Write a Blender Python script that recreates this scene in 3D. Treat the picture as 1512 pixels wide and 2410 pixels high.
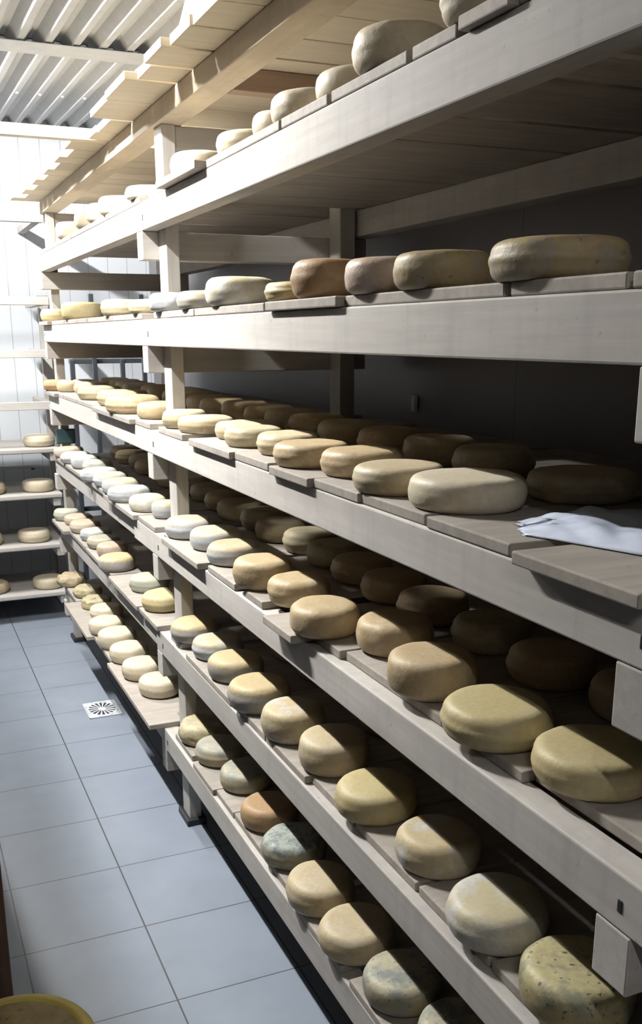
import bpy, bmesh, math, random
from mathutils import Vector, Matrix, noise
S = bpy.context.scene
for o in list(bpy.data.objects):
    bpy.data.objects.remove(o, do_unlink=True)
COL = S.collection
PI = math.pi
random.seed(7)

# ------------------------------------------------------------------ camera
def make_camera():
    W, H = 1512.0, 2410.0
    f, cx, cy = 2283.556, 753.636, 1404.09
    yaw, pit, rol = 0.407808, -0.264252, -0.0034246
    fwd = Vector((math.sin(yaw)*math.cos(pit), math.cos(yaw)*math.cos(pit), math.sin(pit)))
    right = Vector((math.cos(yaw), -math.sin(yaw), 0))
    up = right.cross(fwd)
    r2 = math.cos(rol)*right + math.sin(rol)*up
    u2 = -math.sin(rol)*right + math.cos(rol)*up
    cd = bpy.data.cameras.new('camera')
    co = bpy.data.objects.new('camera', cd)
    COL.objects.link(co)
    m = Matrix.Identity(4)
    for i in range(3):
        m[i][0], m[i][1], m[i][2] = r2[i], u2[i], -fwd[i]
    m[0][3], m[1][3], m[2][3] = 0, 0, 1.55
    co.matrix_world = m
    cd.sensor_fit = 'VERTICAL'
    cd.sensor_height = 24
    cd.lens = f/H*24
    cd.shift_x = (W/2-cx)/H
    cd.shift_y = (cy-H/2)/H
    cd.clip_start = 0.02
    S.camera = co
make_camera()

# ------------------------------------------------------------------ light set-up (lamps themselves are built further down)
S.view_settings.view_transform = 'Standard'
S.view_settings.look = 'None'
S.view_settings.gamma = 1
S.view_settings.use_curve_mapping = False
S.view_settings.exposure = 0.0
S.cycles.diffuse_bounces = 3
TUBE_MAIN = 1900.0      # fluorescent tube over the aisle
TUBE_FILL = 210.0      # fill tube added behind the camera, no lamp known there
TUBE_FAR = 1750.0       # second tube, further down the aisle
wd = bpy.data.worlds.new('world')
S.world = wd
wd.use_nodes = True
wd.node_tree.nodes['Background'].inputs[0].default_value = (0.75, 0.8, 0.9, 1)
wd.node_tree.nodes['Background'].inputs[1].default_value = 0.0

# ------------------------------------------------------------------ helpers
def add_box(bm, x0, x1, y0, y1, z0, z1, bev=0.0025):
    r = bmesh.ops.create_cube(bm, size=1)
    vs = r['verts']
    for v in vs:
        v.co = Vector(((x0+x1)/2 + v.co.x*(x1-x0), (y0+y1)/2 + v.co.y*(y1-y0), (z0+z1)/2 + v.co.z*(z1-z0)))
    if bev > 0:
        es = list({e for v in vs for e in v.link_edges})
        bmesh.ops.bevel(bm, geom=es, offset=min(bev, .4*min(x1-x0, y1-y0, z1-z0)), segments=2, profile=.5, affect='EDGES')

def add_cyl(bm, p0, p1, r, seg=20, r2=None):
    p0, p1 = Vector(p0), Vector(p1)
    d = p1-p0
    q = Vector((0, 0, 1)).rotation_difference(d.normalized()).to_matrix().to_4x4()
    bmesh.ops.create_cone(bm, cap_ends=True, segments=seg, radius1=r, radius2=r if r2 is None else r2, depth=d.length,
                          matrix=Matrix.Translation((p0+p1)/2) @ q)

def add_lathe(bm, prof, seg=48, c=(0, 0, 0)):
    rings = []
    for (r, z) in prof:
        if r < 1e-6:
            rings.append([bm.verts.new((c[0], c[1], c[2]+z))])
        else:
            rings.append([bm.verts.new((c[0]+r*math.cos(2*PI*k/seg), c[1]+r*math.sin(2*PI*k/seg), c[2]+z)) for k in range(seg)])
    for a, b in zip(rings[:-1], rings[1:]):
        for k in range(seg):
            k2 = (k+1) % seg
            if len(a) == 1 and len(b) == 1: continue
            if len(a) == 1: bm.faces.new((a[0], b[k2], b[k]))
            elif len(b) == 1: bm.faces.new((a[k], a[k2], b[0]))
            else: bm.faces.new((a[k], a[k2], b[k2], b[k]))

def obj(name, bm, m=None, parent=None, loc=None, smooth=False):
    """bm is in world coordinates unless loc is given (then it is local to loc)."""
    me = bpy.data.meshes.new(name)
    if loc is None:
        cs = [v.co for v in bm.verts]
        lo = Vector((min(c.x for c in cs), min(c.y for c in cs), min(c.z for c in cs)))
        hi = Vector((max(c.x for c in cs), max(c.y for c in cs), max(c.z for c in cs)))
        loc = Vector(((lo.x+hi.x)/2, (lo.y+hi.y)/2, lo.z))
        bmesh.ops.translate(bm, verts=bm.verts, vec=-loc)
    bmesh.ops.recalc_face_normals(bm, faces=bm.faces)
    bm.to_mesh(me); bm.free()
    if smooth:
        for p in me.polygons: p.use_smooth = True
    o = bpy.data.objects.new(name, me)
    COL.objects.link(o)
    if m: me.materials.append(m)
    o.location = loc
    if parent is not None:
        o.parent = parent
        o.location = Vector(loc) - parent.location
    return o

def part(name, fn, m, parent=None, smooth=False):
    bm = bmesh.new(); fn(bm)
    return obj(name, bm, m, parent, None, smooth)

def box(name, b, m, parent=None, bev=0.0025):
    return part(name, lambda bm: add_box(bm, *b, bev=bev), m, parent)

def thing(name, label, cat, loc=(0, 0, 0), group=None):
    o = bpy.data.objects.new(name, None); COL.objects.link(o)
    o.location = loc; o.empty_display_size = .1
    o['label'] = label; o['category'] = cat
    if group: o['group'] = group
    return o

def tag(o, label, cat, group=None):
    o['label'] = label; o['category'] = cat
    if group: o['group'] = group
    return o

def struct(o):
    o['kind'] = 'structure'
    return o

# ------------------------------------------------------------------ materials
def nodes(name):
    m = bpy.data.materials.new(name); m.use_nodes = True
    nt = m.node_tree
    return m, nt, nt.nodes, nt.links, nt.nodes['Principled BSDF']

def mix(nt, fac, a, b, bt='MIX'):
    n = nt.nodes.new('ShaderNodeMix'); n.data_type = 'RGBA'; n.blend_type = bt
    for sock, v in ((n.inputs[0], fac), (n.inputs[6], a), (n.inputs[7], b)):
        if hasattr(v, 'is_output'): nt.links.new(v, sock)
        elif isinstance(v, (int, float)): sock.default_value = v
        else: sock.default_value = (*v, 1)
    return n.outputs[2]

def ramp(nt, v, p0, p1, c0=(0, 0, 0), c1=(1, 1, 1)):
    n = nt.nodes.new('ShaderNodeValToRGB')
    n.color_ramp.elements[0].position = p0; n.color_ramp.elements[0].color = (*c0, 1)
    n.color_ramp.elements[1].position = p1; n.color_ramp.elements[1].color = (*c1, 1)
    nt.links.new(v, n.inputs[0])
    return n.outputs[0]

def coords(nt, scale=(1, 1, 1), rnd=True):
    tc = nt.nodes.new('ShaderNodeTexCoord')
    mp = nt.nodes.new('ShaderNodeMapping')
    mp.inputs['Scale'].default_value = scale
    nt.links.new(tc.outputs['Object'], mp.inputs[0])
    if rnd:
        oi = nt.nodes.new('ShaderNodeObjectInfo')
        ml = nt.nodes.new('ShaderNodeVectorMath'); ml.operation = 'SCALE'
        cb = nt.nodes.new('ShaderNodeCombineXYZ')
        for k in range(3): nt.links.new(oi.outputs['Random'], cb.inputs[k])
        nt.links.new(cb.outputs[0], ml.inputs[0]); ml.inputs['Scale'].default_value = 37.0
        nt.links.new(ml.outputs[0], mp.inputs['Location'])
    return mp.outputs[0], tc

def ntex(nt, v, s, d=4, rough=.55):
    n = nt.nodes.new('ShaderNodeTexNoise')
    n.inputs['Scale'].default_value = s; n.inputs['Detail'].default_value = d; n.inputs['Roughness'].default_value = rough
    nt.links.new(v, n.inputs['Vector'])
    return n.outputs['Fac']

def bump(nt, h, bs, st=.3, dist=.002):
    b = nt.nodes.new('ShaderNodeBump'); b.inputs['Strength'].default_value = st; b.inputs['Distance'].default_value = dist
    nt.links.new(h, b.inputs['Height']); nt.links.new(b.outputs[0], bs.inputs['Normal'])

def wood(name, c0, c1, stain, axis, stain_amt=.5, rough=.75):
    m, nt, N, L, bs = nodes(name)
    sc = [60, 60, 60]; sc['xyz'.index(axis)] = 3
    v, tc = coords(nt, sc)
    g = ntex(nt, v, 1.0, 5, .6)
    col = ramp(nt, g, .3, .72, c0, c1)
    sc2 = [9, 9, 9]; sc2['xyz'.index(axis)] = 4
    v2, _ = coords(nt, sc2)
    st = ntex(nt, v2, 1.0, 4, .65)
    fac = ramp(nt, st, .45, .75, (0, 0, 0), (stain_amt,)*3)
    col = mix(nt, fac, col, stain)
    v3, _ = coords(nt, (70, 70, 70))
    sp = ntex(nt, v3, 1.0, 2, .5)
    col = mix(nt, ramp(nt, sp, .70, .78, (0, 0, 0), (.45,)*3), col, (stain[0]*.55, stain[1]*.55, stain[2]*.55))
    if axis == 'y':
        v4, _ = coords(nt, (30, 30, 2.5))
        dr = ntex(nt, v4, 1.0, 3, .6)
        col = mix(nt, ramp(nt, dr, .5, .75, (0, 0, 0), (.4,)*3), col, (stain[0]*.95, stain[1]*.95, stain[2]*.97))
    # value shift from piece to piece
    oi = N.new('ShaderNodeObjectInfo')
    hs = N.new('ShaderNodeHueSaturation')
    mr = N.new('ShaderNodeMapRange'); mr.inputs['To Min'].default_value = .88; mr.inputs['To Max'].default_value = 1.1
    L.new(oi.outputs['Random'], mr.inputs[0]); L.new(mr.outputs[0], hs.inputs['Value']); L.new(col, hs.inputs['Color'])
    L.new(hs.outputs[0], bs.inputs['Base Color'])
    bs.inputs['Roughness'].default_value = rough
    bump(nt, g, bs, .25, .0015)
    return m

WOOD = {a: wood('spruce_'+a, (.42, .39, .355), (.51, .49, .455), (.33, .315, .30), a, .5) for a in 'xyz'}
ROOFW = wood('roof_board_wood', (.71, .61, .45), (.79, .71, .55), (.58, .49, .36), 'x', .4)
ROOFY = wood('roof_rail_wood', (.66, .56, .41), (.74, .65, .50), (.55, .45, .32), 'y', .4)
BOARDW = wood('grey_board_wood', (.285, .255, .22), (.38, .345, .30), (.20, .18, .165), 'x', .6)
BATTENW = wood('brown_batten_wood', (.36, .25, .18), (.44, .32, .23), (.28, .2, .15), 'x', .3)
DARKW = wood('shaded_brown_wood', (.10, .055, .04), (.16, .09, .06), (.07, .04, .03), 'z', .3)  # dark tone puts the shade on the left leg into the colour

def plain(name, c, rough=.5, metal=0.0, var=.08, scale=12):
    m, nt, N, L, bs = nodes(name)
    v, _ = coords(nt, (scale,)*3)
    n = ntex(nt, v, 1.0, 4)
    L.new(ramp(nt, n, .3, .7, tuple(x*(1-var) for x in c), tuple(min(1, x*(1+var)) for x in c)), bs.inputs['Base Color'])
    bs.inputs['Roughness'].default_value = rough
    bs.inputs['Metallic'].default_value = metal
    return m

RUBBER = plain('black_rubber', (.02, .022, .028), .6)
NAIL = plain('dark_iron', (.05, .05, .05), .5, .6)
STEEL = plain('dark_steel', (.10, .11, .13), .45, .5)
TEAL = plain('dark_teal_plastic', (.03, .07, .08), .4)
WHITEP = plain('white_plastic', (.85, .87, .92), .35)
GRATE = plain('grey_white_plastic', (.52, .54, .57), .4)
BAGP = plain('bluish_film', (.68, .75, .90), .3, 0, .12, 25)
SHEET = plain('galvanised_sheet', (.42, .43, .44), .6, .15, .06, 20)
TRIM = plain('zinc_trim', (.55, .57, .60), .5, .3)

def emis(name, c, s):
    m, nt, N, L, bs = nodes(name)
    bs.inputs['Base Color'].default_value = (.9, .9, .9, 1)
    bs.inputs['Emission Color'].default_value = (*c, 1)
    bs.inputs['Emission Strength'].default_value = s
    return m

def tile_floor():
    m, nt, N, L, bs = nodes('floor_tiles')
    tc = N.new('ShaderNodeTexCoord')
    sx = N.new('ShaderNodeSeparateXYZ'); L.new(tc.outputs['Object'], sx.inputs[0])
    def line(sock, pitch, off, w):
        a = N.new('ShaderNodeMath'); a.operation = 'SUBTRACT'; L.new(sock, a.inputs[0]); a.inputs[1].default_value = off-pitch*40
        b = N.new('ShaderNodeMath'); b.operation = 'DIVIDE'; L.new(a.outputs[0], b.inputs[0]); b.inputs[1].default_value = pitch
        c = N.new('ShaderNodeMath'); c.operation = 'FRACT'; L.new(b.outputs[0], c.inputs[0])
        d = N.new('ShaderNodeMath'); d.operation = 'SUBTRACT'; L.new(c.outputs[0], d.inputs[0]); d.inputs[1].default_value = .5
        e = N.new('ShaderNodeMath'); e.operation = 'ABSOLUTE'; L.new(d.outputs[0], e.inputs[0])
        f = N.new('ShaderNodeMath'); f.operation = 'GREATER_THAN'; L.new(e.outputs[0], f.inputs[0]); f.inputs[1].default_value = .5-w/pitch/2
        return f.outputs[0]
    lx = line(sx.outputs[0], .3155, .477, .0042)
    ly = line(sx.outputs[1], .331, 1.979, .0036)
    mx = N.new('ShaderNodeMath'); mx.operation = 'MAXIMUM'; L.new(lx, mx.inputs[0]); L.new(ly, mx.inputs[1])
    v, _ = coords(nt, (5, 5, 5), False)
    n = ntex(nt, v, 1.0, 5, .6)
    c = ramp(nt, n, .3, .7, (.20, .23, .275), (.235, .268, .318))
    c = mix(nt, mx.outputs[0], c, (.06, .06, .065))
    L.new(c, bs.inputs['Base Color'])
    bs.inputs['Roughness'].default_value = .38
    return m

def panel_wall(name, c, axis, pitch):
    m, nt, N, L, bs = nodes(name)
    tc = N.new('ShaderNodeTexCoord')
    sx = N.new('ShaderNodeSeparateXYZ'); L.new(tc.outputs['Object'], sx.inputs[0])
    a = N.new('ShaderNodeMath'); a.operation = 'DIVIDE'; L.new(sx.outputs[axis], a.inputs[0]); a.inputs[1].default_value = pitch
    b = N.new('ShaderNodeMath'); b.operation = 'FRACT'; L.new(a.outputs[0], b.inputs[0])
    d = N.new('ShaderNodeMath'); d.operation = 'LESS_THAN'; L.new(b.outputs[0], d.inputs[0]); d.inputs[1].default_value = .004/pitch
    v, _ = coords(nt, (3, 3, 3), False)
    n = ntex(nt, v, 1.0, 4)
    col = ramp(nt, n, .3, .7, tuple(x*.96 for x in c), c)
    col = mix(nt, d.outputs[0], col, tuple(x*.55 for x in c))
    L.new(col, bs.inputs['Base Color'])
    bs.inputs['Roughness'].default_value = .45
    return m

# cheese rinds: (adjective, top, side, mould colour, mould amount, mould scale, speck amount, surface bump)
KIND = {
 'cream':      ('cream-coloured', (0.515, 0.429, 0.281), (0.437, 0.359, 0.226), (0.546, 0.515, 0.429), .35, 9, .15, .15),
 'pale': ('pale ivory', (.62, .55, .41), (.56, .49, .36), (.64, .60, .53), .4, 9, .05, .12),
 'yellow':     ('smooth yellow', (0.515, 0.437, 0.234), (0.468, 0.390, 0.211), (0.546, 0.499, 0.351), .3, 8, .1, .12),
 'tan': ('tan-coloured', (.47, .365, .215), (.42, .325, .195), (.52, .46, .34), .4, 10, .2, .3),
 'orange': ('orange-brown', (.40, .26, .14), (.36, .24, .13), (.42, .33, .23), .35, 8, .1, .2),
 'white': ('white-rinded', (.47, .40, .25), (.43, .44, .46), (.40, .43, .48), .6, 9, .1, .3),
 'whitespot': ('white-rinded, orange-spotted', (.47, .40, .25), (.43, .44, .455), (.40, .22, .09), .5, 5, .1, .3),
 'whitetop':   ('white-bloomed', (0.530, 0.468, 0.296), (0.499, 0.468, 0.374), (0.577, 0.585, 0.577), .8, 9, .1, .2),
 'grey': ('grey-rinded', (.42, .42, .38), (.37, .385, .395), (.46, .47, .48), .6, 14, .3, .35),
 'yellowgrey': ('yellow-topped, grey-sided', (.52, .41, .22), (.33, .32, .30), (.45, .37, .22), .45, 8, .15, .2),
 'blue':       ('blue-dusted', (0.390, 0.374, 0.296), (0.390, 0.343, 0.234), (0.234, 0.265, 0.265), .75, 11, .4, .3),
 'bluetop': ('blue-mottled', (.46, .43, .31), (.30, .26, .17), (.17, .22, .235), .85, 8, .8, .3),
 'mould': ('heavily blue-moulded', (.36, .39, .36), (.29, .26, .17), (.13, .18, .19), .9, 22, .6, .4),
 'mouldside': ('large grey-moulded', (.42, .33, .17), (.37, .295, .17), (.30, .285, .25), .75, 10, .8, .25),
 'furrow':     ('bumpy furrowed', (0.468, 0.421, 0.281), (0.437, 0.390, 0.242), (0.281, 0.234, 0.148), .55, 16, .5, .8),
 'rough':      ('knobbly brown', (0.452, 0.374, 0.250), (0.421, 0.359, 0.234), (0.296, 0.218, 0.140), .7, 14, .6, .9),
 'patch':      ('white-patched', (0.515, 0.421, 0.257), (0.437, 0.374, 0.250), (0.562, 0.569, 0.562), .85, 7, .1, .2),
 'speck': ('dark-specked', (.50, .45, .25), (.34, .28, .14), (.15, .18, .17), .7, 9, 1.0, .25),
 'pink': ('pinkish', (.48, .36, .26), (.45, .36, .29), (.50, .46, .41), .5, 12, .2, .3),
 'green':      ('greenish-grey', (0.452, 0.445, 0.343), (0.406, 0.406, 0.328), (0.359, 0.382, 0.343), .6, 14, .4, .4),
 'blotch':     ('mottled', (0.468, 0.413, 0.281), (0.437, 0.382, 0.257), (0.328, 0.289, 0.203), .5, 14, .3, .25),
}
def cheese_mat(k):
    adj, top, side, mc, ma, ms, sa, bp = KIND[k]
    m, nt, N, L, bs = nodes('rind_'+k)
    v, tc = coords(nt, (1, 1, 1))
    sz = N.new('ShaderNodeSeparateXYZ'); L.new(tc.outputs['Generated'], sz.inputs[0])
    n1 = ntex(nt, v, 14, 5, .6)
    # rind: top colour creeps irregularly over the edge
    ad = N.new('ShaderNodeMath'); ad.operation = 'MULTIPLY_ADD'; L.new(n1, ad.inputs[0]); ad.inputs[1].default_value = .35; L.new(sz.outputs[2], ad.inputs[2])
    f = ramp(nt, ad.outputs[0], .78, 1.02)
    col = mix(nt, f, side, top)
    n2 = ntex(nt, v, ms*2.6, 6, .62)
    col = mix(nt, ramp(nt, n2, .47, .62, (0, 0, 0), (ma,)*3), col, mc)
    n3 = ntex(nt, v, 105, 3, .5)
    col = mix(nt, ramp(nt, n3, .63, .70, (0, 0, 0), (sa,)*3), col, (mc[0]*.5, mc[1]*.5, mc[2]*.5) if sa > .25 else (side[0]*.6, side[1]*.55, side[2]*.45))
    n4 = ntex(nt, v, 120, 3, .6)
    col = mix(nt, ramp(nt, n4, .35, .7, (.35,)*3, (0, 0, 0)), col, (side[0]*.72, side[1]*.68, side[2]*.6))
    L.new(col, bs.inputs['Base Color'])
    bs.inputs['Roughness'].default_value = .52
    bs.inputs['Specular IOR Level'].default_value = .35
    b1 = N.new('ShaderNodeMath'); b1.operation = 'ADD'; L.new(n1, b1.inputs[0]); L.new(n4, b1.inputs[1])
    bump(nt, b1.outputs[0], bs, min(1, .25+bp*.6), .002)
    return m
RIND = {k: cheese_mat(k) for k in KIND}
CHEESES = [
('F1', 'F', 0, 0.776, 2.722, 0.074, 0.063, 'furrow'),
('F2', 'F', 0, 0.781, 2.557, 0.072, 0.059, 'blue'),
('F3', 'F', 0, 0.795, 2.365, 0.072, 0.06, 'blue'),
('F4', 'F', 0, 0.78, 2.138, 0.074, 0.063, 'orange'),
('F5', 'F', 0, 0.773, 1.95, 0.076, 0.064, 'mould'),
('F6', 'F', 0, 0.755, 1.75, 0.076, 0.069, 'cream'),
('F7', 'F', 0, 0.758, 1.571, 0.078, 0.064, 'cream'),
('F8', 'F', 0, 0.772, 1.397, 0.076, 0.061, 'bluetop'),
('F9', 'F', 0, 0.799, 1.238, 0.071, 0.058, 'bluetop'),
('Ff1', 'F', 1, 0.757, 3.174, 0.074, 0.063, 'pale'),
('Ff2', 'F', 1, 0.742, 3.373, 0.075, 0.063, 'pale'),
('Ff3', 'F', 1, 0.738, 3.581, 0.075, 0.063, 'pale'),
('Ff4', 'F', 1, 0.734, 3.773, 0.077, 0.069, 'pale'),
('Ff5', 'F', 1, 0.732, 3.975, 0.074, 0.062, 'pale'),
('Ff6', 'F', 1, 0.775, 4.203, 0.071, 0.056, 'pale'),
('Ff7', 'F', 1, 0.767, 4.396, 0.069, 0.047, 'furrow'),
('Ff8', 'F', 1, 0.767, 4.614, 0.068, 0.047, 'furrow'),
('Ff9', 'F', 1, 0.735, 4.868, 0.074, 0.055, 'rough'),
('E1', 'E', 0, 0.765, 2.731, 0.072, 0.057, 'yellowgrey'),
('E2', 'E', 0, 0.78, 2.545, 0.071, 0.055, 'white'),
('E3', 'E', 0, 0.769, 2.352, 0.073, 0.062, 'yellowgrey'),
('E4', 'E', 0, 0.753, 2.127, 0.075, 0.069, 'yellowgrey'),
('E5', 'E', 0, 0.764, 1.925, 0.072, 0.075, 'patch'),
('E6', 'E', 0, 0.782, 1.738, 0.074, 0.074, 'cream'),
('E7', 'E', 0, 0.773, 1.52, 0.078, 0.062, 'yellow'),
('E8', 'E', 0, 0.786, 1.306, 0.072, 0.064, 'patch'),
('E9', 'E', 0, 0.768, 1.097, 0.078, 0.063, 'whitetop'),
('E10', 'E', 0, 0.773, 0.909, 0.078, 0.066, 'speck'),
('Fe1', 'E', 1, 0.765, 3.097, 0.072, 0.057, 'yellow'),
('Fe2', 'E', 1, 0.782, 3.363, 0.071, 0.054, 'green'),
('Fe3', 'E', 1, 0.741, 3.727, 0.072, 0.056, 'yellowgrey'),
('Fe4', 'E', 1, 0.778, 3.993, 0.063, 0.05, 'pink'),
('Fe5', 'E', 1, 0.775, 4.158, 0.068, 0.047, 'blue'),
('Fe6', 'E', 1, 0.775, 4.339, 0.066, 0.047, 'grey'),
('Fe7', 'E', 1, 0.765, 4.538, 0.072, 0.052, 'pink'),
('Fe8', 'E', 1, 0.771, 4.75, 0.066, 0.044, 'pink'),
('Fe9', 'E', 1, 0.735, 4.883, 0.06, 0.054, 'green'),
('D1', 'D', 0, 0.762, 2.732, 0.071, 0.055, 'white'),
('D2', 'D', 0, 0.784, 2.549, 0.071, 0.054, 'white'),
('D3', 'D', 0, 0.775, 2.355, 0.07, 0.053, 'whitespot'),
('D4', 'D', 0, 0.758, 2.095, 0.07, 0.068, 'tan'),
('D5', 'D', 0, 0.779, 1.921, 0.067, 0.06, 'tan'),
('D6', 'D', 0, 0.744, 1.699, 0.072, 0.06, 'tan'),
('D7', 'D', 0, 0.819, 1.541, 0.072, 0.064, 'tan'),
('D8', 'D', 0, 0.774, 1.324, 0.074, 0.068, 'tan'),
('D9', 'D', 0, 0.766, 1.12, 0.08, 0.056, 'yellow'),
('D10', 'D', 0, 0.805, 0.943, 0.082, 0.051, 'yellow'),
('Fd1', 'D', 1, 0.776, 3.057, 0.045, 0.055, 'white'),
('Fd2', 'D', 1, 0.761, 3.22, 0.067, 0.049, 'whitetop'),
('Fd3', 'D', 1, 0.746, 3.443, 0.076, 0.049, 'grey'),
('Fd4', 'D', 1, 0.751, 3.612, 0.07, 0.054, 'white'),
('Fd5', 'D', 1, 0.755, 3.816, 0.067, 0.051, 'white'),
('Fd6', 'D', 1, 0.741, 3.986, 0.076, 0.048, 'grey'),
('Fd7', 'D', 1, 0.792, 4.269, 0.064, 0.047, 'green'),
('Fd8', 'D', 1, 0.765, 4.401, 0.067, 0.053, 'grey'),
('Fd9', 'D', 1, 0.754, 4.604, 0.07, 0.047, 'grey'),
('Fd10', 'D', 1, 0.76, 4.84, 0.071, 0.048, 'pink'),
('C1', 'C', 0, 0.763, 2.74, 0.064, 0.05, 'cream'),
('C2', 'C', 0, 0.785, 2.595, 0.079, 0.042, 'cream'),
('C3', 'C', 0, 0.836, 2.387, 0.088, 0.042, 'cream'),
('C4', 'C', 0, 0.787, 2.215, 0.072, 0.045, 'blotch'),
('C5', 'C', 0, 0.803, 2.032, 0.073, 0.046, 'cream'),
('C6', 'C', 0, 0.772, 1.825, 0.076, 0.047, 'tan'),
('C7', 'C', 0, 0.804, 1.657, 0.078, 0.049, 'tan'),
('C8', 'C', 0, 0.775, 1.455, 0.079, 0.046, 'cream'),
('C9', 'C', 0, 0.797, 1.273, 0.09, 0.05, 'pale'),
('C10', 'C', 0, 1.007, 1.263, 0.086, 0.033, 'cream'),
('Fc1', 'C', 1, 0.776, 3.09, 0.069, 0.05, 'tan'),
('Fc2', 'C', 1, 0.759, 3.366, 0.097, 0.056, 'tan'),
('Fc3', 'C', 1, 0.8, 3.725, 0.093, 0.056, 'cream'),
('Fc4', 'C', 1, 0.793, 4.124, 0.09, 0.054, 'cream'),
('Fc5', 'C', 1, 0.84, 4.59, 0.075, 0.05, 'cream'),
('Fc6', 'C', 1, 0.775, 4.74, 0.062, 0.05, 'cream'),
('Fc7', 'C', 1, 0.857, 4.86, 0.058, 0.05, 'cream'),
('Fc8', 'C', 1, 0.733, 4.865, 0.062, 0.051, 'orange'),
('B1', 'B', 0, 0.755, 2.472, 0.073, 0.044, 'yellowgrey'),
('B2', 'B', 0, 0.765, 2.221, 0.083, 0.063, 'whitetop'),
('B3', 'B', 0, 0.755, 1.839, 0.069, 0.036, 'yellow'),
('B4', 'B', 0, 0.756, 1.696, 0.07, 0.068, 'orange'),
('B5', 'B', 0, 0.755, 1.46, 0.073, 0.055, 'pink'),
('B6', 'B', 0, 0.755, 1.292, 0.073, 0.052, 'mouldside'),
('B7', 'B', 0, 0.766, 1.033, 0.084, 0.048, 'mouldside'),
('Fb1', 'B', 1, 0.74, 2.742, 0.062, 0.05, 'grey'),
('Fb2', 'B', 1, 0.755, 3.02, 0.073, 0.041, 'blotch'),
('Fb3', 'B', 1, 0.755, 3.432, 0.073, 0.053, 'blotch'),
('Fb4', 'B', 1, 0.767, 4.264, 0.085, 0.068, 'yellow'),
('Fb5', 'B', 1, 0.745, 4.878, 0.064, 0.056, 'yellow'),
('A1', 'A', 0, 0.765, 2.512, 0.075, 0.055, 'pale'),
('A2', 'A', 0, 0.781, 2.185, 0.073, 0.047, 'pale'),
('A3', 'A', 0, 0.77, 1.967, 0.058, 0.045, 'pale'),
('A4', 'A', 0, 0.776, 1.83, 0.076, 0.052, 'pale'),
('A5', 'A', 0, 0.781, 1.641, 0.069, 0.05, 'pale'),
('A6', 'A', 0, 0.756, 1.436, 0.071, 0.06, 'pale'),
('A7', 'A', 0, 0.755, 1.171, 0.073, 0.052, 'pale'),
('Fa1', 'A', 1, 0.754, 2.975, 0.072, 0.035, 'pale'),
('Fa2', 'A', 1, 0.755, 3.386, 0.073, 0.057, 'pale'),
('Fa3', 'A', 1, 0.755, 3.611, 0.073, 0.06, 'pale'),
('Fa4', 'A', 1, 0.756, 3.837, 0.074, 0.065, 'pale'),
('Fa5', 'A', 1, 0.755, 4.269, 0.073, 0.064, 'pale'),
]
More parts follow.
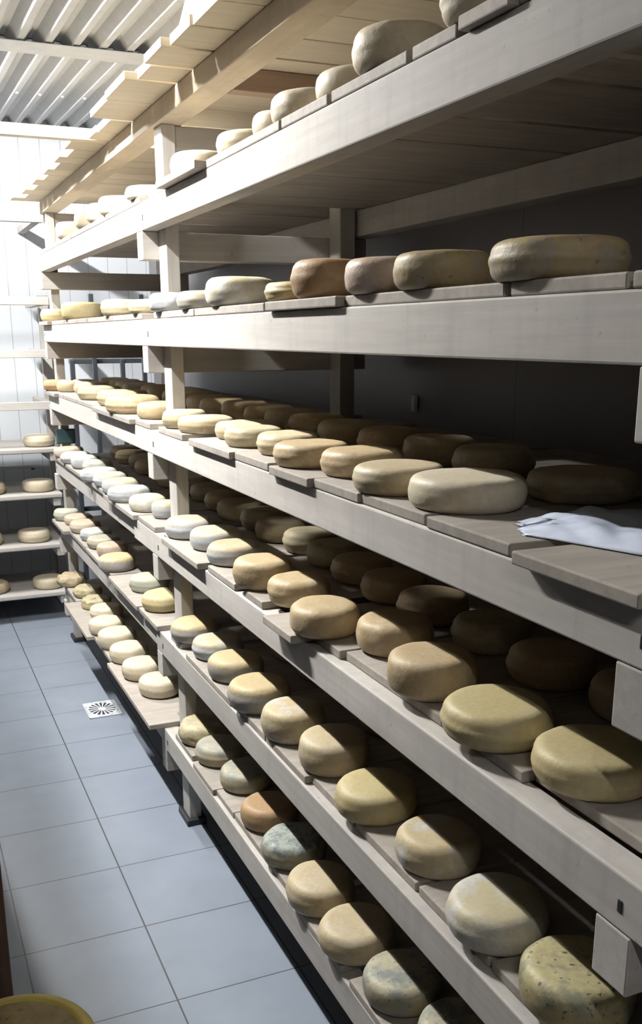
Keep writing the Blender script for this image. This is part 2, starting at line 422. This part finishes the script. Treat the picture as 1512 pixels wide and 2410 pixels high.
BOARDS = [
('C', 0, 2.549, 2.765, 0),
('C', 0, 2.093, 2.446, 0.012),
('C', 0, 1.892, 2.126, 0),
('C', 0, 1.641, 1.855, 0.012),
('C', 0, 1.453, 1.659, 0.0),
('C', 0, 1.241, 1.462, -0.006),
('C', 0, 1.012, 1.226, 0.0),
('C', 0, 0.547, 0.979, 0.02),
('D', 0, 2.378, 2.75, 0.02),
('D', 0, 2.134, 2.35, 0.0),
('D', 0, 1.957, 2.077, -0.005),
('D', 0, 1.641, 1.859, 0.03),
('D', 0, 1.574, 1.751, -0.02),
('D', 0, 1.215, 1.567, -0.03),
('D', 0, 0.999, 1.21, -0.03),
('D', 0, 0.61, 0.997, -0.05),
('E', 0, 2.694, 2.8, -0.01),
('E', 0, 2.19, 2.603, 0),
('E', 0, 1.957, 2.195, -0.005),
('E', 0, 1.698, 1.949, -0.005),
('E', 0, 1.507, 1.727, -0.02),
('E', 0, 1.265, 1.501, -0.02),
('E', 0, 1.044, 1.255, -0.02),
('E', 0, 0.536, 1.036, -0.02),
('F', 0, 2.616, 2.8, -0.01),
('F', 0, 2.364, 2.573, 0),
('F', 0, 2.224, 2.384, -0.01),
('F', 0, 2.005, 2.227, -0.012),
('F', 0, 1.803, 1.996, -0.012),
('F', 0, 1.525, 1.768, 0),
('F', 0, 0.662, 1.483, 0),
('B', 0, 2.398, 2.653, 0),
('B', 0, 1.901, 2.39, 0),
('B', 0, 1.507, 1.861, 0.012),
('B', 0, 1.056, 1.537, -0.004),
('B', 0, 0.833, 1.042, -0.004),
('B', 0, 0.573, 0.82, 0),
('A', 0, 2.263, 2.617, 0.025),
('A', 0, 1.803, 2.255, 0),
('A', 0, 1.585, 1.792, 0),
('A', 0, 1.313, 1.569, 0),
('A', 0, 1.182, 1.298, 0),
('A', 0, 1.041, 1.159, 0.012),
('A', 0, 0.66, 1.053, 0),
('B', 1, 2.9, 2.84, 0.02),
('B', 1, 2.945, 3.283, 0),
('B', 1, 3.37, 3.707, 0),
('B', 1, 3.808, 4.035, 0),
('B', 1, 4.343, 4.724, 0),
('B', 1, 4.639, 4.824, 0.02),
('A', 1, 2.9, 3.02, 0),
('A', 1, 3.048, 3.359, 0),
('A', 1, 3.393, 3.695, 0),
('A', 1, 3.736, 4.003, 0),
('A', 1, 4.052, 4.31, 0),
('A', 1, 4.365, 4.639, 0),
('C', 1, 2.907, 3.132, 0),
('C', 1, 3.062, 3.588, 0.02),
('C', 1, 3.74, 4.111, 0),
('C', 1, 4.161, 4.484, 0),
('C', 1, 4.519, 4.677, 0),
('C', 1, 4.583, 4.775, 0.02),
('D', 1, 2.906, 3.091, 0),
('D', 1, 3.142, 3.436, 0.015),
('D', 1, 3.646, 4.064, 0),
('D', 1, 4.182, 4.518, 0),
('D', 1, 4.624, 4.906, 0),
('E', 1, 2.9, 3.094, 0.01),
('E', 1, 3.159, 3.518, 0.015),
('E', 1, 3.644, 4.128, 0),
('E', 1, 4.198, 4.641, 0),
('E', 1, 4.529, 4.767, 0.03),
('F', 1, 2.9, 3.474, 0.05),
('F', 1, 3.594, 4.004, 0.03),
('F', 1, 3.881, 4.16, 0.06),
('F', 1, 4.54, 4.807, 0),
]

# ------------------------------------------------------------------ the room
YB = 6.05
def ceil_z(y): return 2.67 - .03*(YB-y)
def build_room():
    bm = bmesh.new(); add_box(bm, -1.4, 1.6, -1.7, 6.1, -.1, 0, 0)
    struct(obj('floor', bm, tile_floor(), None, Vector((0, 0, 0))))
    struct(box('wall_back', (-1.4, 1.6, YB, YB+.08, 0, 2.9), panel_wall('white_wall_panels', (.66, .70, .74), 0, .115), None, 0))
    struct(box('wall_right', (1.5, 1.58, -1.7, YB, 0, 2.9), panel_wall('grey_wall_panels', (.17, .16, .17), 1, 1.02), None, 0))
    struct(box('wall_left', (-1.4, -1.32, -1.7, YB, 0, 2.9), plain('left_wall_paint', (.055, .055, .06), .6), None, 0))
    struct(box('wall_front', (-1.4, 1.6, -1.78, -1.7, 0, 2.9), plain('front_wall_paint', (.05, .05, .05), .6), None, 0))
    # corrugated metal ceiling: two lapped sheets, ribs along the aisle
    bm = bmesh.new()
    def sheet(y0, y1, dz):
        pitch, dep = .1035, .036
        xs = []
        x = -1.4
        while x < 1.62:
            xs += [(x, 0), (x+.024, 0), (x+.056, dep), (x+.074, dep)]
            x += pitch
        t = .003
        rows = []
        for (y, o) in ((y0, 0), (y1, 0), (y1, t), (y0, t)):
            rows.append([bm.verts.new((x, y, ceil_z(y)+z+dz+o)) for x, z in xs])
        for r in range(4):
            a, b = rows[r], rows[(r+1) % 4]
            for k in range(len(xs)-1):
                bm.faces.new((a[k], a[k+1], b[k+1], b[k]))
    sheet(-1.7, 4.30, .0)
    sheet(4.26, YB, -.004)
    ce = struct(obj('ceiling', bm, SHEET))
    bm = bmesh.new()
    vs = [bm.verts.new((x, y, ceil_z(y)+o)) for o in (-.0085, -.0055) for x, y in ((-1.3, 4.13), (1.5, 4.13), (1.5, 4.31), (-1.3, 4.31))]
    for f in ((0, 1, 2, 3), (4, 5, 6, 7), (0, 1, 5, 4), (1, 2, 6, 5), (2, 3, 7, 6), (3, 0, 4, 7)): bm.faces.new([vs[i] for i in f])
    struct(obj('trim_2', bm, SHEET))
    for k in range(17, 24):
        x = -1.4+.1035*k+.012; z = ceil_z(5.1)-.004
        part('screw_head', lambda bm: add_cyl(bm, (x, 5.1, z-.006), (x, 5.1, z+.001), .007, 10), WHITEP, ce)
    struct(box('trim_1', (-1.3, 1.5, YB-.05, YB-.001, 2.618, 2.655), TRIM, None, .003))
build_room()

def lamp(y, strength, label, z=None, ln=.6):
    zc = (ceil_z(y)-.012) if z is None else z
    t = thing('ceiling_lamp', label, 'lamp', (-.05, y, zc-.05))
    def hood(bm):
        a, b = y-ln/2-.03, y+ln/2+.03
        pr = [(-.035, 0), (.035, 0), (.085, -.022), (.083, -.025), (.030, -.012), (-.030, -.012), (-.083, -.025), (-.085, -.022)]
        r0 = [bm.verts.new((-.05+p, a, zc+q)) for p, q in pr]; r1 = [bm.verts.new((-.05+p, b, zc+q)) for p, q in pr]
        for k in range(8):
            bm.faces.new((r0[k], r0[(k+1) % 8], r1[(k+1) % 8], r1[k]))
        for r in (r0, r1):
            for k in ((0, 1, 4, 5), (1, 2, 3, 4), (5, 6, 7, 0)):
                bm.faces.new([r[i] for i in k])
    part('housing', hood, WHITEP, t)
    for s in (-1, 1):
        box('end_cap', (-.072, -.028, y+s*(ln/2+.006)-.008, y+s*(ln/2+.006)+.008, zc-.052, zc-.0125), WHITEP, t)
    bm = bmesh.new(); add_cyl(bm, (-.05, y-ln/2, zc-.028), (-.05, y+ln/2, zc-.028), .013, 16)
    obj('tube', bm, emis('tube_glow', (1, .985, .96), strength), t, None, True)
lamp(2.78, TUBE_MAIN, 'white fluorescent ceiling lamp over the middle of the aisle')
lamp(-.6, TUBE_FILL, 'unseen fill lamp added behind the camera to light the near sides')
lamp(4.75, TUBE_FAR, 'white fluorescent ceiling lamp at the far end of the aisle')

# ------------------------------------------------------------------ the big cheese rack
ZR = {'F': (.24, .312), 'E': (.57, .642), 'D': (.888, .958), 'C': (1.203, 1.274), 'B': (1.518, 1.593), 'A': (1.835, 1.909)}
JOIN = {'A': 2.96, 'B': 2.96, 'C': 2.94, 'D': 3.20, 'E': 2.95, 'F': 2.95}
rack = thing('wooden_rack', 'tall pale timber rack lined with cheeses along the right side of the aisle', 'rack', (.75, 2.85, 0))
FRAMES = [('near', (.66, .74), (.74, .80)), ('mid', (2.81, 2.89), (2.89, 2.95)), ('far', (4.95, 5.03), (4.89, 4.95))]
for nm, (p0, p1), (c0, c1) in FRAMES:
    for x0, x1 in ((.748, .787), (1.284, 1.334)):
        po = box('post', (x0, x1, p0, p1, .018, 2.103), WOOD['z'], rack)
        ft = box('foot', (x0-.013, x1+.013, p0-.017, p1+.017, 0, .022), RUBBER, po)
        ft.location = Vector(((x0+x1)/2, (p0+p1)/2, 0)) - rack.location - po.location
    for lv, (z0, z1) in ZR.items():
        box('crossbeam', (.70, 1.41, c0, c1, z0-.078, z0-.0005), WOOD['x'], rack)
    box('crossbeam', (.79, 1.28, p0+.01, p1-.01, 2.045, 2.102), WOOD['x'], rack)
for lv, (z0, z1) in ZR.items():
    off = .010 if lv in 'DEF' else 0.0
    j = JOIN[lv]
    for (y0, y1, dx) in ((.05, j-.001, 0), (j+.001, 4.955, off)):
        r = box('rail', (.70+dx, .7465, y0, y1, z0, z1), WOOD['y'], rack, .003)
        for yb in ((2.87, .76) if y1 == j-.001 else (4.92,)):
            bm = bmesh.new(); zc = (z0+z1)/2-.004
            add_box(bm, .70+dx-.0012, .70+dx+.004, yb-.004, yb+.004, zc-.008, zc+.008, .001)
            b = obj('bolt', bm, NAIL, None)
            b.parent = r; b.location = b.location - r.location - rack.location
    box('rear_rail', (1.345, 1.41, .05, 4.955, z0, z1), WOOD['y'], rack, .003)
box('roof_rail', (.735, .81, .05, 5.06, 2.1035, 2.155), ROOFY, rack, .003)
box('rear_roof_rail', (1.27, 1.345, .05, 5.06, 2.1035, 2.155), ROOFY, rack, .003)
box('batten', (.812, 1.268, 2.385, 2.43, 2.104, 2.1545), BATTENW, rack)

ORD = ['', 'first', 'second', 'third', 'fourth', 'fifth', 'sixth', 'seventh', 'eighth', 'ninth', 'tenth', 'eleventh', 'twelfth', 'thirteenth', 'fourteenth', 'fifteenth', 'sixteenth', 'seventeenth', 'eighteenth', 'nineteenth', 'twentieth', 'twenty-first', 'twenty-second', 'twenty-third', 'twenty-fourth']
SHELF = {'F': 'lowest shelf', 'E': 'second shelf up', 'D': 'third shelf up', 'C': 'fourth shelf up', 'B': 'fifth shelf up', 'A': 'top shelf'}
ZB = dict(A=1.927, B=1.611, C=1.292, D=.976, E=.66, F=.33)

# ------------------------------------------------------------------ loose roof boards on the rack
def roof_boards():
    L = []
    L += [(1.958, 2.122, .640), (2.128, 2.282, .635), (2.296, 2.449, .618), (2.462, 2.592, .636), (2.606, 2.838, .606), (2.841, 3.080, .612), (3.094, 3.275, .672), (3.279, 3.40, .665)]
    y = 1.954
    rnd = random.Random(3)
    while y > .15:
        w = rnd.uniform(.14, .17)
        L.append((y-w, y, rnd.uniform(.612, .642))); y -= w+.004
    y = 3.475
    k = 0
    while y < 4.93:
        w = rnd.uniform(.12, .15)
        L.append((y, min(y+w, 5.02), .655 if k % 2 else .628+rnd.uniform(-.006, .006))); y += w+.005; k += 1
    L[-1] = (L[-1][0], L[-1][1], .60)
    L.sort()
    near = [b for b in L if b[1] < 3.45][::-1]
    far = [b for b in L if b[0] > 3.45]
    for grp, word in ((near, 'forward of'), (far, 'beyond')):
        for i, (y0, y1, x0) in enumerate(grp):
            o = box('roof_board', (x0, 1.49, y0, y1, 2.1555, 2.1555+rnd.choice((.018, .02, .022))), ROOFW, None, .002)
            tag(o, 'pale roof board laid across the rack, %s %s the aisle cross slat' % (ORD[i+1], word), 'board', 'roof boards on the rack')
    o = box('cross_slat', (-1.0, .80, 3.415, 3.455, 2.1555, 2.1905), ROOFW, None, .002)
    tag(o, 'pale timber slat spanning the aisle overhead onto the rack roof', 'slat')
roof_boards()

# ------------------------------------------------------------------ shelf boards
def shelf_boards():
    by = {}
    for lv, far, y0, y1, p in BOARDS:
        if y1-y0 > .03: by.setdefault((lv, far), []).append([y0, y1, p])
    rnd = random.Random(11)
    for (lv, far), l in by.items():
        l.sort()
        for a, b in zip(l[:-1], l[1:]):
            if a[1] > b[0]-.002:
                mid = (a[1]+b[0])/2; a[1], b[0] = mid-.0015, mid+.0015
            elif far and b[0]-a[1] > .02:
                a[1] = b[0]-.016
        if not far:
            for q in l:
                if q[0] < .75 < q[1]: q[0] = .75
            l[:] = [q for q in l if q[0] >= .75]
        if far: l[-1][1] = 4.942
        else:
            if 2.803-l[-1][1] > .05: l.append([l[-1][1]+.004, 2.803, -.002])  # extra board added to stop light leaking past the middle post
            else: l[-1][1] = 2.803
            y = l[0][0]-.006 if l[0][0] > .80 else .65
            while y > .12:
                w = rnd.uniform(.2, .3); lo = max(y-w, .06)
                if lo < .75 <= y: lo = .75
                if y > .75 or y <= .65: l.insert(0, [lo, y, rnd.uniform(-.01, .01)])
                y = lo-.006
                if .65 < y < .75: y = .65
        seq = l if far else l[::-1]
        for i, (y0, y1, p) in enumerate(seq):
            z = ZR[lv][1]
            o = box('shelf_board', (.70-p, 1.41+rnd.uniform(-.01, .01), y0, y1, z+.0006, ZB[lv]), BOARDW, None, .0025)
            tag(o, 'grey wooden board, %s %s middle post, %s' % (ORD[i+1], 'beyond' if far else 'forward of', SHELF[lv]), 'board', 'boards on the '+SHELF[lv])
    for lv in ZR:
        o = box('shelf_board', (.795, 1.278, .655, .745, ZR[lv][1]+.0006, ZB[lv]), BOARDW, None, .0025)  # added out of view to stop light leaking between the near posts
        tag(o, 'unseen filler board added between the nearest posts against stray light, '+SHELF[lv], 'board', 'boards on the '+SHELF[lv])
shelf_boards()

# ------------------------------------------------------------------ cheeses
def cheese_mesh(r, h, kind, seed, seg=56):
    rnd = random.Random(seed)
    bm = bmesh.new()
    rough = {'rough': .010, 'furrow': .007, 'grey': .003, 'green': .003, 'mould': .003, 'tan': .0018}.get(kind, .0012)
    e = min(.021, h*.34)
    bulge = rnd.uniform(.01, .045)*r
    dome = rnd.uniform(-.01, .05)*h
    prof = [(0, 0), (r*.4, 0), (r*.7, 0), (r-e, 0)]
    for k in range(1, 7):
        a = k/6*PI/2; prof.append((r-e+e*math.sin(a), e-e*math.cos(a)))
    for k in range(1, 5):
        t = k/5; prof.append((r+bulge*math.sin(PI*t), e+(h-2*e)*t))
    for k in range(0, 7):
        a = k/6*PI/2; prof.append((r-e+e*math.cos(a), h-e+e*math.sin(a)))
    for k in (.86, .72, .58, .44, .28, .12):
        q = (r-e)*k/.95; prof.append((q, h+dome*(1-(q/r)**2)))
    prof.append((0, h+dome))
    add_lathe(bm, prof, seg)
    off = Vector((rnd.uniform(0, 99), rnd.uniform(0, 99), rnd.uniform(0, 99)))
    ex, ea = rnd.uniform(0, .03), rnd.uniform(0, PI)
    tilt, ta = rnd.uniform(0, .045), rnd.uniform(0, 2*PI)
    for v in bm.verts:
        c = v.co.copy()
        n1 = noise.noise(c*11+off); n2 = noise.noise(c*34+off)
        ang = math.atan2(c.y, c.x)
        s = 1+ex*math.cos(2*(ang-ea))+.014*n1
        zf = min(1, c.z/(h*.35))
        v.co.x = c.x*s; v.co.y = c.y*s
        v.co.z = c.z*(1+tilt*(c.x*math.cos(ta)+c.y*math.sin(ta))/r*.6)
        d = rough*zf*(n1*.5+n2)
        rad = Vector((c.x/r, c.y/r, 1.2*(c.z/h-.5)))
        v.co += rad*d
        if kind == 'furrow' and c.z > h*.5:
            w = abs(math.sin(ang*.5+off.x)+.8*n1+c.y/r*.8)
            if w < .25: v.co.z -= .008*(1-w/.25)
        if v.co.z < 0: v.co.z = 0
    return bm

def cheeses():
    groups = {}
    for c in CHEESES:
        groups.setdefault((c[1], c[2]), []).append(c)
    seed = 0
    for (lv, far), l in groups.items():
        rear = [c for c in l if c[0] == 'C10']
        l = [c for c in l if c[0] != 'C10']
        l.sort(key=lambda c: c[4] if far else -c[4])
        for i, (n, _, _, x, y, r, h, k) in enumerate(l):
            seed += 1
            bm = cheese_mesh(r, h, k, seed)
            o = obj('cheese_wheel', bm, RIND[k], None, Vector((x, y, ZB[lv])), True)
            o.rotation_euler.z = 0
            tag(o, '%s cheese wheel, %s %s middle post, %s' % (KIND[k][0], ORD[i+1], 'beyond' if far else 'forward of', SHELF[lv]), 'cheese', 'cheeses on the '+SHELF[lv])
        for (n, _, _, x, y, r, h, k) in rear:
            o = obj('cheese_wheel', cheese_mesh(r, .045, k, 501), RIND[k], None, Vector((x, y, ZB[lv])), True)
            tag(o, 'dim cream cheese wheel behind the bluish film, fourth shelf up', 'cheese', 'cheeses on the fourth shelf up')
cheeses()

def rear_cheeses():
    rnd = random.Random(5)
    first = {}
    for lv, y0 in (('C', 1.52), ('D', .75), ('E', .75), ('F', .75)):
        y = y0
        while y < 4.85:
            k = rnd.choice(('cream', 'tan', 'blotch', 'tan'))
            x = 1.0+rnd.uniform(-.015, .015)
            if True:
                if k not in first:
                    o = obj('cheese_wheel', cheese_mesh(.074, .058, k, 900+len(first), 40), RIND[k], None, Vector((x, y, ZB[lv])), True)
                    first[k] = o
                else:
                    o = first[k].copy(); COL.objects.link(o); o.location = (x, y, ZB[lv])
                tag(o, 'cheese wheel in the shadowed second row behind, '+SHELF[lv], 'cheese', 'second row of cheeses, '+SHELF[lv])
            y += rnd.uniform(.17, .21)
    o = first['tan'].copy(); COL.objects.link(o); o.location = (.98, 3.62, ZB['B'])
    tag(o, 'dark cheese wheel set back behind the front row beyond middle post, fifth shelf up', 'cheese', 'cheeses on the fifth shelf up')
rear_cheeses()

# ------------------------------------------------------------------ floor drain
def drain():
    x0, x1, y0, y1 = .614, .752, 3.85, 4.03
    t = thing('floor_drain', 'square white metal floor drain with radial slots beside the rack', 'drain', ((x0+x1)/2, (y0+y1)/2, 0))
    cx, cy = (x0+x1)/2, (y0+y1)/2
    bm = bmesh.new()
    n = 16
    # plate with radial slots: ring of bars between hub and outer ring plus square rim
    def ringseg(r0, r1, a0, a1, z0, z1, sx=1.0, sy=1.3):
        st = 3
        vs = []
        for z in (z0, z1):
            for rr in (r0, r1):
                vs.append([bm.verts.new((cx+rr*sx*math.cos(a0+(a1-a0)*k/st), cy+rr*sy*math.sin(a0+(a1-a0)*k/st), z)) for k in range(st+1)])
        for k in range(st):
            bm.faces.new((vs[0][k], vs[1][k], vs[1][k+1], vs[0][k+1]))
            bm.faces.new((vs[2][k], vs[3][k], vs[3][k+1], vs[2][k+1]))
            bm.faces.new((vs[0][k], vs[0][k+1], vs[2][k+1], vs[2][k]))
            bm.faces.new((vs[1][k], vs[1][k+1], vs[3][k+1], vs[3][k]))
        for k in (0, st):
            bm.faces.new((vs[0][k], vs[1][k], vs[3][k], vs[2][k]))
    for k in range(n):
        a = 2*PI*k/n
        ringseg(.016, .056, a, a+2*PI/n*.42, .002, .005)
        ringseg(.0, .016, a, a+2*PI/n, .002, .005)
        ringseg(.056, .066, a, a+2*PI/n, .002, .005)
    # square rim
    add_box(bm, x0, x0+.006, y0, y1, .0005, .005, .001); add_box(bm, x1-.006, x1, y0, y1, .0005, .005, .001)
    add_box(bm, x0, x1, y0, y0+.006, .0005, .005, .001); add_box(bm, x0, x1, y1-.006, y1, .0005, .005, .001)
    for sx in (-1, 1):
        for sy in (-1, 1):
            v = [bm.verts.new(p) for p in ((cx+sx*.069, cy+sy*.09, .0045), (cx+sx*.02, cy+sy*.09, .0045), (cx+sx*.046, cy+sy*.061, .0045), (cx+sx*.069, cy+sy*.028, .0045))]
            bm.faces.new(v)
    obj('grate', bm, GRATE, t)
    bm = bmesh.new(); add_box(bm, x0+.003, x1-.003, y0+.003, y1-.003, .0003, .0016, 0)  # thin black plate stands for the shade under the slots
    obj('slot_shade', bm, RUBBER, t)
drain()

# ------------------------------------------------------------------ rack across the far end
def end_rack():
    t = thing('wooden_rack', 'shorter timber rack standing across the far wall behind the aisle', 'rack', (.1, 5.7, 0))
    for x0, x1 in ((.825, .88), (-.70, -.645)):
        box('post', (x0, x1, 5.965, 6.02, 0, 1.77), WOOD['z'], t)
    for z in (.139, .411, .690, .936):
        for x in (-.69, .75):
            box('arm', (x, x+.04, 5.41, 5.963, z-.045, z-.0005), WOOD['y'], t)
        box('rear_rail', (-.70, .88, 5.945, 5.964, z-.06, z-.002), WOOD['x'], t)
    for z in (1.195, 1.465, 1.73):
        box('rail', (-.72, .803, 5.41, 5.45, z-.03, z+.012), WOOD['x'], t)
        for x in (-.69, .75):
            box('arm', (x, x+.04, 5.45, 5.964, z-.03, z+.01), WOOD['y'], t)
    box('top_rail', (-.72, .803, 5.41, 5.45, 2.105, 2.144), WOOD['x'], t)
    for x in (-.69, .75):
        box('arm', (x, x+.04, 5.45, 6.049, 2.105, 2.14), WOOD['y'], t)
    k = 0
    for z, nm in ((.165, 'lowest'), (.437, 'second'), (.716, 'third'), (.962, 'fourth')):
        o = box('shelf_board', (-.72, .80, 5.40, 5.942, z-.026, z), WOOD['x'], None, .006)
        tag(o, 'wide pale board across the far rack, %s from the floor' % nm, 'board', 'boards of the far rack')
    specs = [(.962, [(.715, .082, .062)]), (.716, [(.43, .084, .062), (.69, .085, .064)]), (.437, [(.395, .084, .062), (.645, .087, .066)]), (.165, [(.405, .084, .06), (.705, .087, .062)])]
    w = {(.962, 0): 'alone on the topmost laden board', (.716, 0): 'left on the third board', (.716, 1): 'right on the third board',
         (.437, 0): 'left on the second board', (.437, 1): 'right on the second board', (.165, 0): 'left on the lowest board', (.165, 1): 'right on the lowest board'}
    sd = 700
    for z, l in specs:
        for i, (x, r, h) in enumerate(l):
            sd += 1
            kk = 'pale' if sd % 2 else 'cream'
            o = obj('cheese_wheel', cheese_mesh(r, h, kk, sd), RIND[kk], None, Vector((x, 5.53, z)), True)
            tag(o, 'pale cheese wheel %s of the far rack' % w[(z, i)], 'cheese', 'cheeses on the far rack')
    part('rear_bar', lambda bm: add_cyl(bm, (-.7, 5.952, .80), (.79, 5.952, .80), .011, 12), WHITEP, t, True)
    for x in (-.6, .72):
        box('bracket', (x-.01, x+.01, 5.945, 5.985, .780, .79), STEEL, t)
end_rack()

# metal stand glimpsed behind the rack
def stand():
    t = thing('metal_stand', 'dark metal stand glimpsed through the rack against the far wall', 'stand', (1.08, 5.5, 0))
    for x in (.90, 1.02, 1.17, 1.29):
        part('leg', lambda bm: add_box(bm, x-.012, x+.012, 5.40, 5.425, 0, 1.76 if x in (1.02, 1.29) else 1.42, .003), STEEL, t)
    box('cross_bar', (.888, 1.302, 5.427, 5.45, 1.40, 1.425), STEEL, t)
    box('cross_bar', (.888, 1.302, 5.427, 5.45, .6, .625), STEEL, t)
stand()

t = thing('meter_box', 'dark teal box fixed to the far rack post above the third shelf up', 'box', (.766, 4.9365, 1.03))
box('case', (.720, .812, 4.926, 4.9495, 1.030, 1.103), TEAL, t, .004)
box('lid', (.724, .808, 4.9225, 4.9265, 1.036, 1.097), TEAL, t, .002)

# ------------------------------------------------------------------ plastic film on the fourth shelf
def film():
    bm = bmesh.new()
    nx, ny = 26, 40
    g = []
    for i in range(nx+1):
        row = []
        for j in range(ny+1):
            u, w = i/nx, j/ny
            if w < .5: p0, p1, f = (.745, 1.05), (.80, .89), w*2
            else: p0, p1, f = (.80, .89), (.865, .76), w*2-1
            bx_, by_ = p0[0]+(p1[0]-p0[0])*f, p0[1]+(p1[1]-p0[1])*f
            if w < .5: p0, p1 = (.80, 1.13), (.96, 1.13)
            else: p0, p1 = (.96, 1.13), (1.10, 1.05)
            tx_, ty_ = p0[0]+(p1[0]-p0[0])*f, p0[1]+(p1[1]-p0[1])*f
            x, y = bx_+(tx_-bx_)*u, by_+(ty_-by_)*u
            edge = min(1, 6*min(u, 1-u, w*1.2, (1-w)))
            z = 1.2935 + edge*(.004 + .010*abs(noise.noise(Vector((x*30, y*12, 1.3)))) + .016*max(0, noise.noise(Vector((x*14, y*8, 7)))) + .012*w)
            q = 1-w
            x += .010*noise.noise(Vector((u*14, 3, 2)))*q
            y += .020*noise.noise(Vector((u*17, 9, 1)))*q
            row.append(bm.verts.new((x, y, z)))
        g.append(row)
    for i in range(nx):
        for j in range(ny):
            bm.faces.new((g[i][j], g[i+1][j], g[i+1][j+1], g[i][j+1]))
    bot = [[bm.verts.new((v.co.x, v.co.y, 1.2928)) for v in (row[0], row[-1])] for row in g]
    ed = [e for e in bm.edges if e.is_boundary]
    o = obj('plastic_film', bm, BAGP, None, None, True)
    md = o.modifiers.new('thickness', 'SOLIDIFY'); md.thickness = .001; md.offset = 1
    tag(o, 'crumpled bluish-white plastic film lying on the fourth shelf up, right edge', 'plastic film')
film()

o = part('wall_clip', lambda bm: add_box(bm, 1.484, 1.4995, 2.695, 2.715, 1.315, 1.365, .004), WHITEP)
tag(o, 'small pale plastic clip on the dark wall behind the fourth shelf up', 'clip')

# white sheeting lying on the roof boards
def sheeting():
    bm = bmesh.new()
    n = 22
    g = []
    for i in range(n+1):
        row = []
        for j in range(n+1):
            u, w = i/n, j/n
            x = .652+.6*u; y = 1.55+.80*w
            lift = min(1, 15*u)*min(1, 9*(1-w))*min(1, 7*w)
            z = 2.179 + lift*(.15+.05*noise.noise(Vector((x*6, y*6, 0))) + .014*abs(noise.noise(Vector((x*17, y*17, 4)))))
            row.append(bm.verts.new((x+.012*abs(noise.noise(Vector((y*12, 1, 1)))), y+.02*noise.noise(Vector((x*10, 5, 1))), z)))
        g.append(row)
    for i in range(n):
        for j in range(n):
            bm.faces.new((g[i][j], g[i+1][j], g[i+1][j+1], g[i][j+1]))
    o = obj('plastic_sheet', bm, WHITEP, None, None, True)
    md = o.modifiers.new('thickness', 'SOLIDIFY'); md.thickness = .002; md.offset = 1
    tag(o, 'white plastic sheet bundled on top of the rack roof boards', 'plastic sheet')
sheeting()

# ------------------------------------------------------------------ low rack on the left with the near cheese
def left_rack():
    t = thing('wooden_rack', 'timber rack in shaded dark brown on the left edge of the aisle, one leg showing', 'rack', (-.3, 2.2, 0))
    for y, xr in ((.93, .03), (1.585, .085), (3.6, .06)):
        for x0, x1 in ((xr-.05, xr), (-.72, -.67)):
            box('post', (x0, x1, y, y+.05, 0, 2.10), DARKW, t)
    for z in (.56, 1.0, 1.45, 1.80):
        box('shelf', (-.74, .034, .985, 3.595, z-.03, z), DARKW, t)
        for y in (.985, 1.56, 3.575):
            box('crossbeam', (-.74, .034, y-.0, y+.02, z-.06, z-.0305), DARKW, t)
    for x in (-.045, -.72):
        box('roof_rail', (x, x+.05, .9, 3.68, 2.1005, 2.149), WOOD['y'], t)  # rails under the added roof, out of view
    rnd = random.Random(9)
    y = .9; i = 0
    while y < 3.4:
        w = .145
        o = box('roof_board', (-.78, rnd.uniform(-.01, .04), y, y+w, 2.1495, 2.169), ROOFW, None, .002)  # unseen roof added, its edge and height shaped to soften the floor shadow
        i += 1; y += w+.003
        tag(o, 'unseen roof board added over the left rack to shade the floor', 'board', 'added roof boards over the left rack')
    R, h = .115, .052
    t2 = thing('cheese_wheel', 'yellow-rimmed cheese wheel with pitted brown top, nearest at lower left', 'cheese', (.056, 1.20, .5605))
    bm = bmesh.new()
    e = .016
    prof = [(0, 0), (R*.6, 0), (R-e, 0)]
    for k in range(1, 5):
        a = k/4*PI/2; prof.append((R-e+e*math.sin(a), e-e*math.cos(a)))
    for k in range(0, 5):
        a = k/4*PI/2; prof.append((R-e+e*math.cos(a), h-e+e*math.sin(a)))
    prof += [(R*.83, h-.001), (R*.80, h-.005), (0, h-.006)]
    add_lathe(bm, prof, 72)
    for v in bm.verts:
        v.co += Vector((v.co.x, v.co.y, 0))*.02*noise.noise(v.co*14)
    obj('rind', bm, RIND_Y, t2, Vector((.056, 1.20, .5605)), True)
    bm = bmesh.new()
    pr = [(0, h+.001)]
    for k in range(1, 15):
        q = R*.80*k/14; pr.append((q, h-.0008-(.003 if k == 14 else 0)))
    add_lathe(bm, pr, 64)
    for v in bm.verts:
        v.co.z += .0012*noise.noise(v.co*90)
    o = obj('top_crust', bm, CRUST, t2, Vector((.056, 1.20, .5605)), True)
    o['label'] = 'pitted brown top crust'
RIND_Y = plain('yellow_rind', (.62, .50, .12), .5, 0, .12, 18)
def crust():
    m, nt, N, L, bs = nodes('brown_crust')
    v, _ = coords(nt, (1, 1, 1))
    n = ntex(nt, v, 40, 5)
    c = ramp(nt, n, .3, .7, (.24, .17, .06), (.36, .28, .11))
    n2 = ntex(nt, v, 75, 2)
    c = mix(nt, ramp(nt, n2, .62, .72, (0, 0, 0), (.7,)*3), c, (.10, .08, .03))
    L.new(c, bs.inputs['Base Color']); bs.inputs['Roughness'].default_value = .6
    bump(nt, n, bs, .5, .003)
    return m
CRUST = crust()
left_rack()
